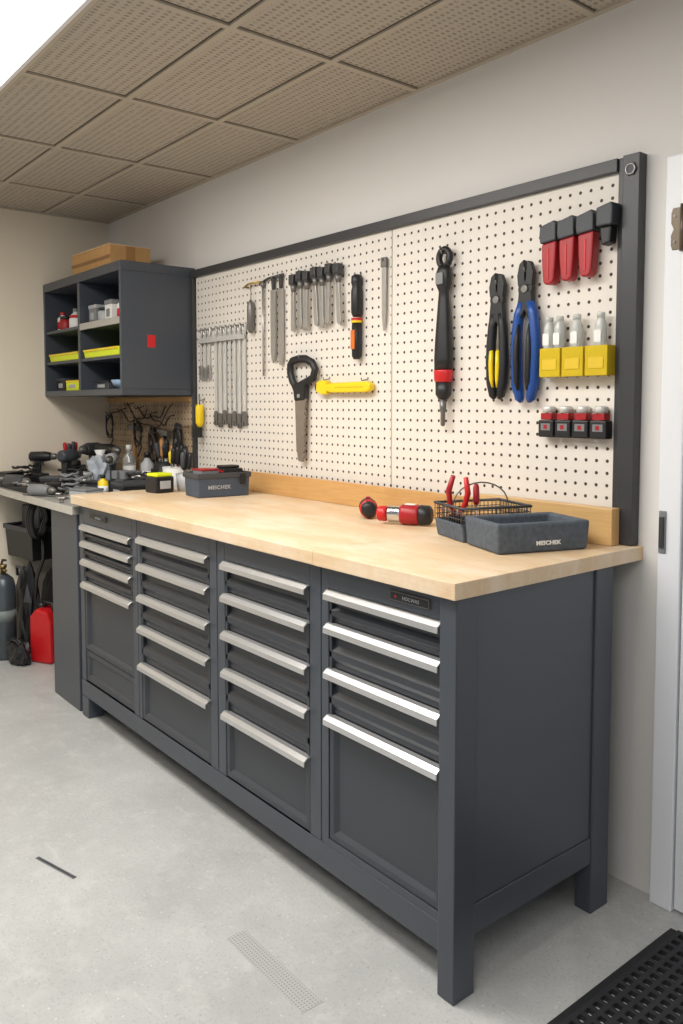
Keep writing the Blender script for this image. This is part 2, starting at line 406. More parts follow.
def cabinet(x0,x1,ox0,ox1,tops,bottom,label,plate=None,lastsplit=False):
    e=thing('drawer_cabinet',label,'cabinet',((x0+x1)/2,YC,.158),group='drawer cabinets under the worktop')
    cx=(x0+x1)/2
    def L(x): return x-cx
    top=.911-.158
    g=.002
    mb=MB()
    mb.box(L(x0)+g,L(x1)-g,.03,.64,0,top)
    mb.box(L(x0)+g,L(ox0),0,.03,0,top)
    mb.box(L(ox1),L(x1)-g,0,.03,0,top)
    ztop=tops[0]-.158+.012
    mb.box(L(ox0),L(ox1),0,.03,ztop,top)
    mb.box(L(ox0),L(ox1),0,.03,0,bottom-.158)
    part(e,'body',mb,PAINT,.002)
    a,b=L(ox0)+.003,L(ox1)-.003
    n=len(tops)
    for i,zt in enumerate(tops):
        z1=zt-.158+.008; z0=(tops[i+1]-.158+.012) if i<n-1 else bottom-.158+.003
        if i==n-1 and lastsplit:
            zs=.297-.158
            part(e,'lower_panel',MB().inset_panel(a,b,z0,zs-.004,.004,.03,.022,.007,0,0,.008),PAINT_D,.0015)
            z0=zs
        m=MB()
        if i==n-1:
            m.inset_panel(a,b,z0,z1,.002,.03,.016,.010,0,0,.012)
        else:
            hh=z1-z0
            m.prism([(.03,z1),(.012,z1),(.012,z0+hh*.50),(.0005,z0+hh*.38),(.0005,z0+hh*.24),(.010,z0+hh*.12),(.010,z0),(.03,z0)],a,b,'X')
            m.box(a,a+.010,.0005,.010,z0,z1).box(b-.010,b,.0005,.010,z0,z1)
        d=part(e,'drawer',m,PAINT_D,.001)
        # thin-walled channel pull: sloped top flange, flat front lip, open dark underside
        h=MB().prism([(.008,z1+.002),(-.008,z1+.001),(-.0200,z1-.008),(-.0205,z1-.0225),(-.0180,z1-.0232),(-.0172,z1-.0100),(-.006,z1-.0030),(.008,z1-.002)],a-.002,b+.002,'X')
        part(d,'handle',h,ALU,.0004,'brushed aluminium full-width channel drawer pull',1)
    if plate:
        px0,px1,pz0,pz1,txt=plate
        part(e,'name_plate',MB().box(L(px0),L(px1),-.006,0,pz0-.158,pz1-.158).box(L(px0)+.002,L(px1)-.002,-.0075,-.005,pz0-.156,pz1-.160,1),[STEELD,BLACK],.001,'slim dark maker plate with steel edge')
        w_=px1-px0
        text(e,'lettering',txt,(pz1-pz0)*.55,LGREY,T((L((px0+px1)/2)+w_*.06,-.0078,(pz0+pz1)/2-.158))@FACE_NY,'pale plate lettering')
        part(e,'emblem',MB().lathe([((pz1-pz0)*.16,-.0085),((pz1-pz0)*.16,-.006)],(L(px0)+w_*.16,0,(pz0+pz1)/2-.158),'Y'),REDD)
    return e
cabinet(-2.19,-1.625,-2.145,-1.668,[.822,.752,.675,.578],.158,'slate grey drawer cabinet with four aluminium handles and panelled base',(-2.06,-1.90,.860,.882,'HOCWAS'),True)
cabinet(-1.625,-1.045,-1.600,-1.092,[.838,.737,.622,.505,.365],.158,'slate grey cabinet with five drawers and aluminium handles')
cabinet(-1.045,-.505,-.998,-.556,[.836,.735,.617,.497,.362],.158,'slate grey cabinet with five drawers and aluminium handles')
cabinet(-.505,-.057,-.474,-.060,[.840,.752,.632,.508],.178,'slate grey cabinet with four drawers and deep bottom drawer',(-.230,-.102,.869,.891,'HOCWAS'))

solo('backsplash_board','long pine upstand board along the wall behind worktop','wooden board',MB().box(-.71,.71,-.022,0,0,.085),PINE,(-1.24,-.026,.9505),bevel=.002)
solo('backsplash_board','thicker paler pine upstand board standing on worktop','wooden board',MB().box(-.24,.24,-.038,0,0,.100),PINEL,(-.287,-.026,.9505),bevel=.002)

# ------------------------------------------------------------------ pegboard
e=thing('pegboard','large cream perforated pegboard in dark metal frame on wall','pegboard',(-1.21,0,.952))
zt=1.985-.952
def PX(x): return x+1.21
part(e,'panel',MB().box(PX(-2.405),PX(-.988),0,.006,.0,zt-.03),PEG,.001)
part(e,'panel',MB().box(PX(-.984),PX(-.08),0,.006,.0,zt-.03),PEG,.001)
part(e,'top_rail',MB().box(PX(-2.43),PX(-.082),-.018,.011,zt-.035,zt),FRAME,.002)
part(e,'side_post',MB().box(PX(-.082),PX(-.062),-.010,.011,0,zt).box(PX(-.061),PX(-.012),-.024,.011,0,zt),FRAME,.002)
part(e,'side_post',MB().box(PX(-2.43),PX(-2.41),-.018,.011,.0,zt-.036),FRAME,.002)
part(e,'panel_joint',MB().box(PX(-.9885),PX(-.9835),-.0015,.0,.09,zt-.036),mat('joint_strip',rgb(190,180,168),.6),0)
part(e,'bolt',MB().lathe([(.018,-.028),(.018,-.024)],(PX(-.036),0,zt-.04),'Y',seg=6),DGREY,0,'dark hex bolt head')
part(e,'bolt_washer',MB().tube([(PX(-.036)+.013*math.cos(a),-.029,zt-.04+.013*math.sin(a)) for a in [i*math.pi/8 for i in range(16)]],.002,6,closed=True),STEEL,0)

def hook(par,x,z,y0=0.0,out=.03,r=.0025):
    part(par,'hook',MB().tube([(x,y0,z+.012),(x,y0-.004,z+.004),(x,y0-out,z),(x,y0-out-.004,z+.01)],r,6),STEELD)

def strip(L,wd,loc,label,g,head):
    e=thing('combination_wrench',label,'wrench',loc,group=g)
    part(e,'shank',MB().prism([(-wd/2,-L+.05),(wd/2,-L+.05),(wd/2,-.02),(-wd/2,-.02)],-.012,-.007),CLEAR if L>.3 else PALE,.0012)
    ring=[(math.cos(a)*.010,-.011,math.sin(a)*.018-.016) for a in [2*math.pi*i/14 for i in range(14)]]
    part(e,'ring_end',MB().tube(ring,.0045,6,closed=True),PALE)
    part(e,'open_jaw',MB().prism([(-wd*.45,-L+.065),(wd*.45,-L+.065),(head*.5,-L+.05),(head*.5,-L),(head*.18,-L-.004),(head*.15,-L+.018),(-head*.15,-L+.018),(-head*.18,-L-.004),(-head*.5,-L),(-head*.5,-L+.05)],-.016,-.006),STEELD if L>.3 else STEEL,.0015)
    hook(e,0,-.010)
    return e
wl='slim pale strip wrench with grey jaw hanging on pegboard'
for i,(x,L) in enumerate([(-2.345,.24),(-2.305,.25),(-2.265,.24),(-2.205,.46),(-2.163,.47),(-2.121,.455),(-2.079,.47),(-2.037,.46),(-1.995,.47),(-1.953,.46)]):
    strip(L,.013 if L<.3 else .021,(x,0,1.695),('short ' if L<.3 else 'long ')+wl,'steel wrenches on the pegboard',.022 if L<.3 else .030)
e=thing('tool_rail','slim steel rail holding wrenches on the pegboard','tool rack',(-2.145,0,1.645))
part(e,'rail',MB().box(-.21,.21,-.024,-.0185,-.020,.004),PALE,.001)
hook(e,-.2,0); hook(e,.2,0)
e=thing('brass_hook_gauge','small steel plumb tool hanging from a brass hook','hand tool',(-1.88,0,1.85))
part(e,'hook',MB().tube([(-.05,0,.0),(-.05,-.02,0),(-.02,-.02,.01),(.06,-.02,.01),(.06,0,.01)],.005,8),mat('brass',rgb(190,160,90),.3,.8))
part(e,'cord',MB().tube([(0,-.02,.005),(0,-.02,-.07)],.002,6),STEELD)
part(e,'weight',MB().lathe([(.004,-.06),(.015,-.075),(.017,-.10),(.017,-.19),(.008,-.205)],(0,-.021,0),seg=14),STEELD)
e=thing('steel_rod','long thin steel rod with hooked top on the pegboard','hand tool',(-1.795,0,1.855))
part(e,'rod',MB().tube([(.0,-.012,0),(0,-.012,-.40)],[.006,.0045],8),STEEL)
part(e,'collar',MB().lathe([(.010,-.02),(.010,.005)],(0,-.012,0)),STEELD)
e=thing('hook_bar','dark steel hook bar holding files on the pegboard','tool rack',(-1.70,0,1.868))
part(e,'bar',MB().tube([(-.13,-.006,-.012),(-.05,-.014,0),(.06,-.014,.004)],.005,8),FRAME)
for x,wd,L,lab in ((-1.715,.036,.35,'flat'),(-1.66,.034,.37,'half-round')):
    e=thing('steel_file',lab+' steel file hanging point down on pegboard','file',(x,0,1.865))
    part(e,'tang',MB().prism([(-.006,-.05),(.006,-.05),(.012,0),(-.012,0)],-.018,-.008),FRAME,.001)
    part(e,'blade',MB().prism([(-wd/2,-.05),(wd/2,-.05),(wd/2,-L+.04),(wd/4,-L),(-wd/4,-L),(-wd/2,-L+.04)],-.017,-.009),STEEL,.001)
    hook(e,0,-.004,out=.02)
e0=None
for i in range(7):
    x=-1.555+i*.048; z=1.858
    if e0 is None:
        e0=thing('hanging_driver','grey metal driver with dark head on pegboard hook','screwdriver',(x,0,z),group='row of drivers on the pegboard')
        part(e0,'grip',MB().box(-.018,.018,-.036,-.010,-.042,.0).box(-.012,.020,-.041,-.036,-.036,-.008),GUN,.004)
        part(e0,'ferrule',MB().lathe([(.010,-.07),(.015,-.042)],(0,-.022,0),seg=12),STEELD)
        part(e0,'shank',MB().prism([(-.012,-.225),(.010,-.235),(.016,-.215),(.013,-.19),(.010,-.07),(-.010,-.07),(-.013,-.19)],-.029,-.017),STEEL,.003)
        hook(e0,0,-.004,out=.03)
    else: dup(e0,(x,0,z+(i%2)*.008+i*.001),(0,.06*((i*7)%3-1),0),'row of drivers on the pegboard')
e=thing('screwdriver','black screwdriver with red and orange bands hanging up','screwdriver',(-1.155,0,1.81))
part(e,'handle',MB().lathe([(.010,0),(.020,-.006),(.021,-.03),(.017,-.045),(.021,-.06),(.021,-.14),(.015,-.155)],(0,-.022,0),seg=14),BLACK,0)
part(e,'band',MB().lathe([(.0205,-.16),(.0205,-.170,0),(.0205,-.175,1),(.0205,-.178,1)],(0,-.022,0),seg=14),[RED,YEL])
part(e,'sheath',MB().lathe([(.018,-.178),(.019,-.24),(.018,-.30),(.012,-.312)],(0,-.022,0),seg=14),BLACK)
part(e,'label_sticker',MB().box(-.011,.011,-.0432,-.040,-.275,-.205),ORANGE,.001,'small orange paper label')
hook(e,0,-.004,out=.03)
e=thing('feeler_blade','slim steel blade tool hanging on the pegboard','hand tool',(-1.015,0,1.85))
part(e,'blade',MB().prism([(-.012,0),(.012,0),(.010,-.2),(.004,-.255),(-.004,-.255),(-.010,-.2)],-.014,-.008),STEEL,.001)
part(e,'cap',MB().box(-.014,.014,-.018,-.006,-.03,.004),STEELD,.002)
hook(e,0,-.008,out=.02)
e=thing('hand_saw','short hand saw with black looped handle on pegboard','saw',(-1.50,0,1.515))
loop=[(-.062,-.006),(-.02,.0),(.03,-.002),(.072,-.018),(.092,-.045),(.078,-.078),(.04,-.092),(.0,-.104),(-.035,-.115),(-.062,-.09),(-.078,-.055),(-.078,-.022)]
part(e,'handle',MB().tube([(x,-.024,z) for x,z in loop],.0165,8,closed=True,flat=.8),BLACK)
part(e,'neck',MB().prism([(-.060,-.105),(.035,-.095),(.034,-.13),(.030,-.165),(-.036,-.170),(-.044,-.13)],-.036,-.012),BLACK,.004)
bl=[(-.038,-.16),(.030,-.16)]
for k in range(11):
    zz=-.17-k*.022; bl+= [(.032-.0010*k,zz),(.026-.0010*k,zz-.012)]
bl+=[(.008,-.418),(-.016,-.415),(-.030,-.36)]
part(e,'blade',MB().prism(bl,-.030,-.020),SAWB,0,'worn brownish-grey toothed blade')
part(e,'bolt',MB().lathe([(.008,-.039),(.008,-.034)],(-.004,0,-.15),'Y'),STEEL)
hook(e,0,.0,out=.035)
e=thing('spirit_level','bright yellow chunky level handle hanging on pegboard','level',(-1.235,0,1.396))
part(e,'body',MB().prism([(-.10,-.014),(-.06,-.021),(.14,-.021),(.165,-.014),(.168,.006),(.15,.019),(-.06,.017),(-.10,.012)],-.034,-.006),YEL,.006)
part(e,'end_cap',MB().prism([(-.160,-.016),(-.125,-.028),(-.095,-.024),(-.095,.026),(-.125,.030),(-.160,.022)],-.032,-.005),YEL,.005)
part(e,'tip',MB().box(-.174,-.160,-.025,-.010,-.010,.014),BLACK,.002)
part(e,'stripe',MB().box(-.04,.13,-.0348,-.034,-.004,.001),mat('amber_stripe',rgb(216,178,20),.5))
hook(e,-.11,.030); hook(e,.12,.022)
e=thing('ratchet_driver','large black grip driver with red band hanging on pegboard','hand tool',(-.705,0,1.838))
ring=[(math.cos(a)*.024,-.026,-.03+math.sin(a)*.028) for a in [2*math.pi*i/16 for i in range(16)]]
part(e,'hanging_ring',MB().tube(ring,.011,8,closed=True),BLACK)
part(e,'grip',MB().lathe([(.020,-.055),(.029,-.075),(.030,-.115),(.019,-.14),(.021,-.165),(.026,-.22),(.032,-.30),(.035,-.36),(.034,-.395)],(0,-.028,0),seg=18,sy=.7),BLACK)
part(e,'label_plate',MB().box(-.016,.016,-.0520,-.047,-.118,-.080),GREY,.002,'grey grip inlay')
part(e,'band',MB().lathe([(.0352,-.395),(.036,-.40),(.035,-.428),(.030,-.435)],(0,-.028,0),seg=18,sy=.7),RED)
part(e,'collar',MB().lathe([(.029,-.435),(.028,-.475),(.018,-.49)],(0,-.028,0),seg=18,sy=.75),BLACK)
part(e,'tip',MB().lathe([(.012,-.49),(.011,-.53),(.008,-.535),(.008,-.575),(.004,-.58)],(0,-.028,0),seg=12),STEELD)
hook(e,0,-.018,out=.04)
def pliers(name,label,loc,L,hw,m1,m2,inl,g='pliers on the pegboard',rr=.015,ins=.0,il=1.0,ir=1.0,hs=1.0):
    e=thing(name,label,'pliers',loc,group=g)
    y=-.026
    part(e,'jaw',MB().prism([(-.026,-.085*hs),(-.030,-.05*hs),(-.022,-.012),(-.006,.0),(-.002,-.05*hs),(-.002,-.085*hs)],y-.009,y+.009).prism([(.026,-.085*hs),(.030,-.045*hs),(.018,-.008),(.006,-.004),(.002,-.05*hs),(.002,-.085*hs)],y-.009,y+.009),[BLACK],.003)
    part(e,'pivot',MB().lathe([(.026,y-.008),(.026,y+.008)],(0,0,-.095*hs),'Y').lathe([(.012,y-.013),(.012,y-.008)],(0,0,-.095*hs),'Y',1),[BLACK,STEELD],.002)
    part(e,'neck',MB().prism([(-.022,-.10*hs),(.022,-.10*hs),(.028,-.145),(.016,-.175),(0,-.15),(-.016,-.175),(-.028,-.145)],y-.010,y+.010),BLACK,.003)
    for s in (-1,1):
        pth=[(s*.014,y,-.125),(s*hw*.85,y,-.160),(s*hw*1.05,y,-.21),(s*hw*1.1,y,-.27),(s*hw*.95,y,-L+.05),(s*hw*.65,y,-L+.01),(s*hw*.42,y,-L)]
        h=part(e,'handle',MB().tube(pth,[rr*.8,rr*.95,rr,rr*1.08,rr*1.08,rr*.85,rr*.4],10),m1 if s<0 else m2)
        z0=-.19-(1-il)*.06
        part(h,'grip_inlay',MB().tube([(s*hw*(.55-ins),y-.009,z0),(s*hw*(.62-ins),y-rr*.9,-.24),(s*hw*(.66-ins),y-rr*.95,-.28),(s*hw*(.58-ins),y-rr*.9,-L+.06),(s*hw*(.45-ins),y-rr*.7,-L+.035)],[.004*ir,.008*ir,.009*ir,.008*ir,.004*ir],8),inl)
    hook(e,0,-.035,out=.035)
    return e
YB_=mat('black_grip',rgb(26,27,30),.5)
pliers('cutting_pliers','side cutting pliers with black and yellow grips on pegboard',(-.478,0,1.732),.385,.023,YB_,YB_,YEL,rr=.0150,ins=.08,il=.2,ir=.85,hs=.88)
pliers('combination_pliers','combination pliers with blue and black grips on pegboard',(-.370,0,1.757),.42,.031,BLUE,BLUE,YB_,rr=.0165,ins=-.10,ir=1.15,hs=.92)
cl=thing('red_clamp','red handled clamp with grey cap hanging on pegboard','clamp',(-.282,0,1.838),group='red clamps on the pegboard')
part(cl,'cap',MB().prism([(-.026,.0),(.022,.012),(.028,.0),(.028,-.045),(-.024,-.050),(-.028,-.03)],-.05,-.006),DGREY,.004)
part(cl,'body',MB().prism([(-.024,-.050),(.026,-.045),(.023,-.11),(.019,-.158),(.010,-.166),(-.010,-.166),(-.017,-.158),(-.022,-.11)],-.044,-.01),REDD,.005)
part(cl,'groove',MB().box(-.003,.004,-.0455,-.043,-.15,-.065),RED,.001)
dup(cl,(-.222,0,1.842),(0,0,0),'red clamps on the pegboard')
dup(cl,(-.160,0,1.846),(0,0,0),'red clamps on the pegboard')
e=thing('black_clamp','short black and grey clamp hanging on pegboard','clamp',(-.098,0,1.856),group='red clamps on the pegboard')
part(e,'cap',MB().prism([(-.022,.0),(.024,.010),(.028,-.004),(.026,-.05),(-.022,-.05)],-.055,-.006),DGREY,.004)
part(e,'jaw',MB().prism([(-.018,-.05),(.018,-.05),(.015,-.095),(-.012,-.10)],-.044,-.01),BLACK,.005)
g1='yellow bottle holders on the pegboard'; g2='small clear vials in yellow holders'
b0=thing('bottle_holder','yellow translucent plastic holder with clear bottle','bin',(-.268,0,1.408),group=g1)
part(b0,'bin',MB().openbox(-.035,.035,-.048,-.004,0,.082,.003),YELT,.003)
part(b0,'label_plate',MB().box(-.024,.024,-.050,-.048,.020,.050),mat('amber_label',rgb(222,188,40),.5),.001,'darker yellow label field')
part(b0,'base',MB().box(-.033,.033,-.046,-.006,.0035,.02),YEL,.002)
dup(b0,(-.192,0,1.408),None,g1); dup(b0,(-.116,0,1.408),None,g1)
c0=thing('small_vial','small clear bottle with white label seated in holder','bottle',(-.286,-.026,1.4285),group=g2)
part(c0,'bottle_body',MB().lathe([(.0150,0),(.0160,.004),(.0160,.112),(.0150,.122),(.0110,.132),(.0105,.138)],seg=18),FROST)
part(c0,'label_wrap',MB().box(-.011,.011,-.0172,-.0150,.070,.104),WHITE,.0008,'white paper label')
part(c0,'cap',MB().lathe([(.0112,.138),(.0112,.150),(.010,.152)],seg=16),FROST)
for x in (-.250,-.192,-.116): dup(c0,(x,-.026,1.4285),None,g2)
s0=thing('socket_holder','black socket holder with red band and clear cap','socket set',(-.286,0,1.235),group='socket holders on the pegboard')
part(s0,'body',MB().box(-.026,.026,-.038,-.004,0,.050),BLACK,.004)
part(s0,'band',MB().box(-.019,.019,-.036,-.006,.051,.070),REDD,.002)
part(s0,'cap',MB().lathe([(.019,.071),(.019,.086),(.016,.090)],(0,-.021,0),seg=14),PALE)
part(s0,'socket',MB().box(-.016,.016,-.0385,-.038,.020,.040),GREY)
part(s0,'mark',MB().box(-.006,.006,-.0392,-.0385,.024,.036),REDD)
for i in range(1,4): dup(s0,(-.286+i*.0575,0,1.235),None,'socket holders on the pegboard')

# ------------------------------------------------------------------ things on the worktop
ZT=.9505
e=thing('cordless_screwdriver','short black and red driver lying on the beech worktop','power tool',(-.900,-.185,ZT),(0,0,math.radians(-38)))
part(e,'body',MB().lathe([(.018,-.035),(.028,-.028),(.031,-.01),(.031,.025),(.025,.035)],(0,0,.032),'X',seg=18),BLACK)
part(e,'band',MB().lathe([(.026,.035),(.031,.04),(.031,.052),(.027,.056)],(0,0,.032),'X',seg=18),RED)
part(e,'nose',MB().lathe([(.027,.056),(.026,.072),(.018,.078),(.010,.08)],(0,0,.032),'X',seg=16),BLACK)
part(e,'trigger',MB().box(-.012,.015,-.008,.008,.058,.068),REDD,.002)
e=thing('cordless_screwdriver','red driver with silver neck and black cap lying on worktop','power tool',(-.750,-.262,ZT),(0,0,math.radians(33)))
part(e,'end_cap',MB().lathe([(.018,-.01),(.024,-.004),(.025,.018),(.022,.022)],(0,0,.033),'X',seg=18),RED)
part(e,'collar',MB().lathe([(.020,.022),(.026,.028),(.026,.062),(.028,.066)],(0,0,.033),'X',seg=18),CHROME)
part(e,'body',MB().lathe([(.028,.066),(.0325,.074),(.0325,.120),(.030,.126)],(0,0,.033),'X',seg=18),REDD)
part(e,'rear_cap',MB().lathe([(.030,.126),(.032,.132),(.030,.160),(.020,.168)],(0,0,.033),'X',seg=18),BLACK)
part(e,'label_panel',MB().box(.080,.115,-.012,.012,.0635,.0665),WHITE,.001,'small white label panel')
e=thing('tool_caddy','dark grey two-part tool caddy with mesh basket and tray','tool box',(-.150,-.405,ZT),(0,0,math.radians(-20)))
part(e,'tray',MB().openbox(-.180,0,0,.275,0,.078,.020,0,.005),CADDY,.007,'rough stone-like blue-grey tray')
bx0,bx1,by0,by1,bh=-.365,-.190,.0,.215,.094
part(e,'tub',MB().openbox(bx0,bx1,by0,by1,0,.050,.008,0,.006),CADDY,.004,'rough dark grey solid tub')
mb=MB()
nw=16
for i in range(nw+1):
    y=by0+(by1-by0)*i/nw
    for x in (bx0+.003,bx1-.003): mb.tube([(x,y,.045),(x,y,bh)],.0014,5)
for i in range(1,12):
    x=bx0+(bx1-bx0)*i/12
    for y in (by0+.003,by1-.003): mb.tube([(x,y,.045),(x,y,bh)],.0014,5)
for z in (.062,.078):
    mb.tube([(bx0+.003,by0+.003,z),(bx1-.003,by0+.003,z),(bx1-.003,by1-.003,z),(bx0+.003,by1-.003,z)],.0014,5,closed=True)
part(e,'basket_wires',mb,GUN,0,'dark grey basket wires')
part(e,'rim',MB().tube([(bx0,by0,bh),(bx1,by0,bh),(bx1,by1,bh),(bx0,by1,bh)],.004,8,closed=True),DGREY)
hp=[(-.285,.02,bh)]+[(-.285,.108-.088*math.cos(a),bh+.062*math.sin(a)) for a in [math.pi*i/12 for i in range(1,12)]]+[(-.285,.196,bh)]
part(e,'handle',MB().tube(hp,.0022,8),STEELD,0,'thin wire carrying handle')
text(e,'lettering','MEICHEK',.0145,WHITE,T((-.0025,.150,.024))@FACE_PX,'white maker lettering',.0008,1.15,.0006)
e=thing('red_pliers','pliers with red handles standing in the mesh basket','pliers',(-.430,-.26,ZT+.012),(math.radians(8),math.radians(6),math.radians(30)))
part(e,'jaw',MB().prism([(-.018,0),(.018,0),(.022,.05),(-.022,.05)],-.006,.006),BLACK,.002)
for s in (-1,1): part(e,'handle',MB().tube([(s*.006,0,.05),(s*.022,0,.085),(s*.028,0,.12),(s*.018,0,.165)],[.006,.008,.009,.007],8),RED if s>0 else REDD)
e=thing('red_screwdriver','small red handled screwdriver standing in mesh basket','screwdriver',(-.380,-.225,ZT+.012),(math.radians(-8),math.radians(-8),0))
part(e,'shank',MB().lathe([(.004,0),(.004,.08)],seg=8),STEEL)
part(e,'handle',MB().lathe([(.006,.08),(.010,.09),(.009,.13),(.006,.14)],seg=10),REDD)

e=thing('tool_case','dark blue-grey tool case with open top on worktop','tool box',(-1.775,-.245,ZT),(0,0,math.radians(-6)))
part(e,'case_body',MB().openbox(-.085,.060,-.125,.108,0,.095,.008,0,.004),NAVY,.005)
part(e,'case_lip',MB().openbox(-.090,.065,-.130,.113,.078,.100,.006),DGREY,.003)
text(e,'lettering','MEICHEK',.021,LGREY,T((.0588,-.03,.040))@FACE_PX,'pale case lettering',.0008,1.1,.0005)
part(e,'latch',MB().box(.062,.069,.060,.085,.05,.095),BLACK,.002)
e=thing('battery_pack','black battery pack lying in the tool case','battery',(-1.785,-.195,ZT+.012))
part(e,'pack',MB().box(-.05,.03,-.045,.05,0,.10).box(-.04,.02,-.04,.04,.10,.112),BLACK,.005)
part(e,'stripe',MB().box(-.045,.026,-.046,.051,.085,.092),RED,.001)
e=thing('screw_box','small grey fastener box with red lid in tool case','box',(-1.80,-.305,ZT+.012))
part(e,'box_body',MB().box(-.035,.04,-.035,.045,0,.095),GREY,.003)
part(e,'lid',MB().box(-.037,.042,-.037,.047,.095,.102),REDD,.002)

def cup_tools(loc,mt,h,r,label,n=4,seed=1,cols=None):
    rnd=random.Random(seed)
    e=thing('tool_cup',label,'container',loc)
    part(e,'cup',MB().lathe([(r*.85,0),(r,h),(r*.9,h),(r*.78,.006)],seg=18),mt)
    part(e,'cup_rim',MB().tube([(math.cos(2*math.pi*i/16)*r*.97,math.sin(2*math.pi*i/16)*r*.97,h) for i in range(16)],.003,6,closed=True),mt)
    for i in range(n):
        a=2*math.pi*i/n+.4; rr=r*.45
        t=thing('screwdriver','screwdriver standing handle-up in a tool cup','screwdriver',(loc[0]+math.cos(a)*rr*.5,loc[1]+math.sin(a)*rr*.5,loc[2]+.01),(rnd.uniform(-.18,.18),rnd.uniform(-.18,.18),0),group='screwdrivers in cups')
        part(t,'shank',MB().lathe([(.003,0),(.003,h+.01)],seg=6),STEEL)
        k=rnd.uniform(.8,1.3)
        part(t,'handle',MB().lathe([(.006,h+.01),(.011,h+.02),(.012,h+.07*k),(.008,h+.085*k)],seg=10),rnd.choice(cols or [BLACK,YEL,RED,DGREY,TAN,BLACK]))
cup_tools((-2.03,-.27,ZT),LGREY,.075,.042,'pale plastic cup holding dark and yellow screwdrivers',5,3,[BLACK,DGREY,YEL,BLACK])
e=thing('charger_block','black charger block with yellow-green top on worktop','charger',(-2.05,-.385,ZT),(0,0,.1))
part(e,'block',MB().box(-.045,.045,-.045,.045,0,.07),BLACK,.006)
part(e,'top_cover',MB().box(-.040,.040,-.040,.040,.07,.084),LIME,.004)
part(e,'face_plate',MB().box(.045,.048,-.026,.026,.018,.052),LGREY,.001)
e=thing('caulking_gun','yellow and black applicator hanging at pegboard edge','hand tool',(-2.33,0,1.33))
part(e,'barrel',MB().lathe([(.016,0),(.020,-.01),(.020,-.09),(.010,-.11)],(0,-.03,0),seg=14),YEL)
part(e,'trigger',MB().box(-.012,.012,-.07,-.02,-.16,-.11),BLACK,.003)
part(e,'rod',MB().tube([(0,-.03,.0),(0,-.03,.05)],.004),STEELD)
hook(e,0,.02,out=.03)

# ------------------------------------------------------------------ second bench
e=thing('side_bench','grey side bench with laminate top and slab leg','workbench',(-2.84,-.35,0))
part(e,'benchtop',MB().box(-.61,.635,-.36,.36,.862,.895),mat('laminate_top',rgb(150,148,144),.45,0,.06,8),.003)
part(e,'front_edge',MB().box(-.61,.635,-.366,-.36,.862,.895),mat('edge_strip',rgb(190,186,176),.4),.001)
part(e,'slab_leg',MB().box(.31,.62,-.34,.34,0,.861),PAINT,.003)
part(e,'slab_leg',MB().box(-.61,-.585,.1,.34,0,.861),PAINT,.003)
part(e,'back_panel',MB().box(-.585,.31,.325,.34,.05,.861),PAINT_D,.001)
e=thing('brown_pegboard','tan pegboard panel on wall beneath the open cabinet','pegboard',(-2.945,0,.90))
part(e,'panel',MB().box(-.51,.50,-.008,.01,.0,.47),PEGB,.001)
part(e,'batten',MB().box(-.51,.50,-.018,-.008,.445,.47),CARD,.001)

e=thing('wall_cabinet','slate grey open-front wall cabinet with four-way shelving','cabinet',(-2.945,.0,1.375))
def LX(x): return x+2.945
mb=MB(); x0,x1=LX(-3.465),LX(-2.43); t=.018; h=.625
mb.box(x0,x1,-.382,.01,0,.03).box(x0,x1,-.382,.01,h-.045,h)
mb.box(x0,x0+t,-.382,.01,.03,h-.045).box(x1-t,x1,-.382,.01,.03,h-.045)
mb.box(x0+t,x1-t,.0,.01,.03,h-.045)
part(e,'body',mb,PAINT,.002)
part(e,'divider',MB().box(LX(-2.966),LX(-2.940),-.38,-.001,.031,h-.046),PAINT,.002)
for zz in (.345,.175):
    part(e,'shelf',MB().box(x0+t+.001,LX(-2.967),-.375,-.001,zz,zz+.016),PAINT,.001)
    part(e,'shelf',MB().box(LX(-2.939),x1-t-.001,-.375,-.001,zz,zz+.016),PAINT,.001)
part(e,'shelf_lip',MB().box(LX(-2.938),x1-t-.001,-.381,-.376,.335,.368),ALU,.001)
part(e,'sticker',MB().box(x1,x1+.001,-.25,-.208,.228,.286),RED,0,'small red warning label')
tr=thing('yellow_tray','bright lime-yellow shallow tray on cabinet shelf','tray',(-3.20,-.20,1.567),group='yellow trays in the wall cabinet')
part(tr,'tray_body',MB().openbox(-.215,.215,-.172,.16,0,.040,.004,0,.006),LIME,.003)
part(tr,'lip',MB().box(-.21,.21,-.176,-.172,.030,.040),YEL,.001)
dup(tr,(-2.70,-.20,1.567),None,'yellow trays in the wall cabinet')
def bottle(loc,r,h,mt,cap,label,g=None):
    e=thing('bottle',label,'bottle',loc,group=g)
    part(e,'bottle_body',MB().lathe([(r*.95,0),(r,.004),(r,h*.68),(r*.45,h*.8),(r*.4,h*.86)],seg=16),mt)
    part(e,'cap',MB().lathe([(r*.5,h*.86),(r*.5,h*.98),(r*.42,h)],seg=14),cap)
    part(e,'label_wrap',MB().lathe([(r*1.015,h*.15),(r*1.015,h*.5)],seg=16),WHITE if mt is not WHITE else RED)
    return e
def jar(loc,r,h,mt,cap,label,g=None):
    e=thing('jar',label,'jar',loc,group=g)
    part(e,'jar_body',MB().lathe([(r*.9,0),(r,.006),(r,h*.75),(r*.85,h*.8)],seg=16),mt)
    part(e,'lid',MB().lathe([(r*.92,h*.8),(r*.92,h*.98),(r*.86,h)],seg=16),cap)
    return e
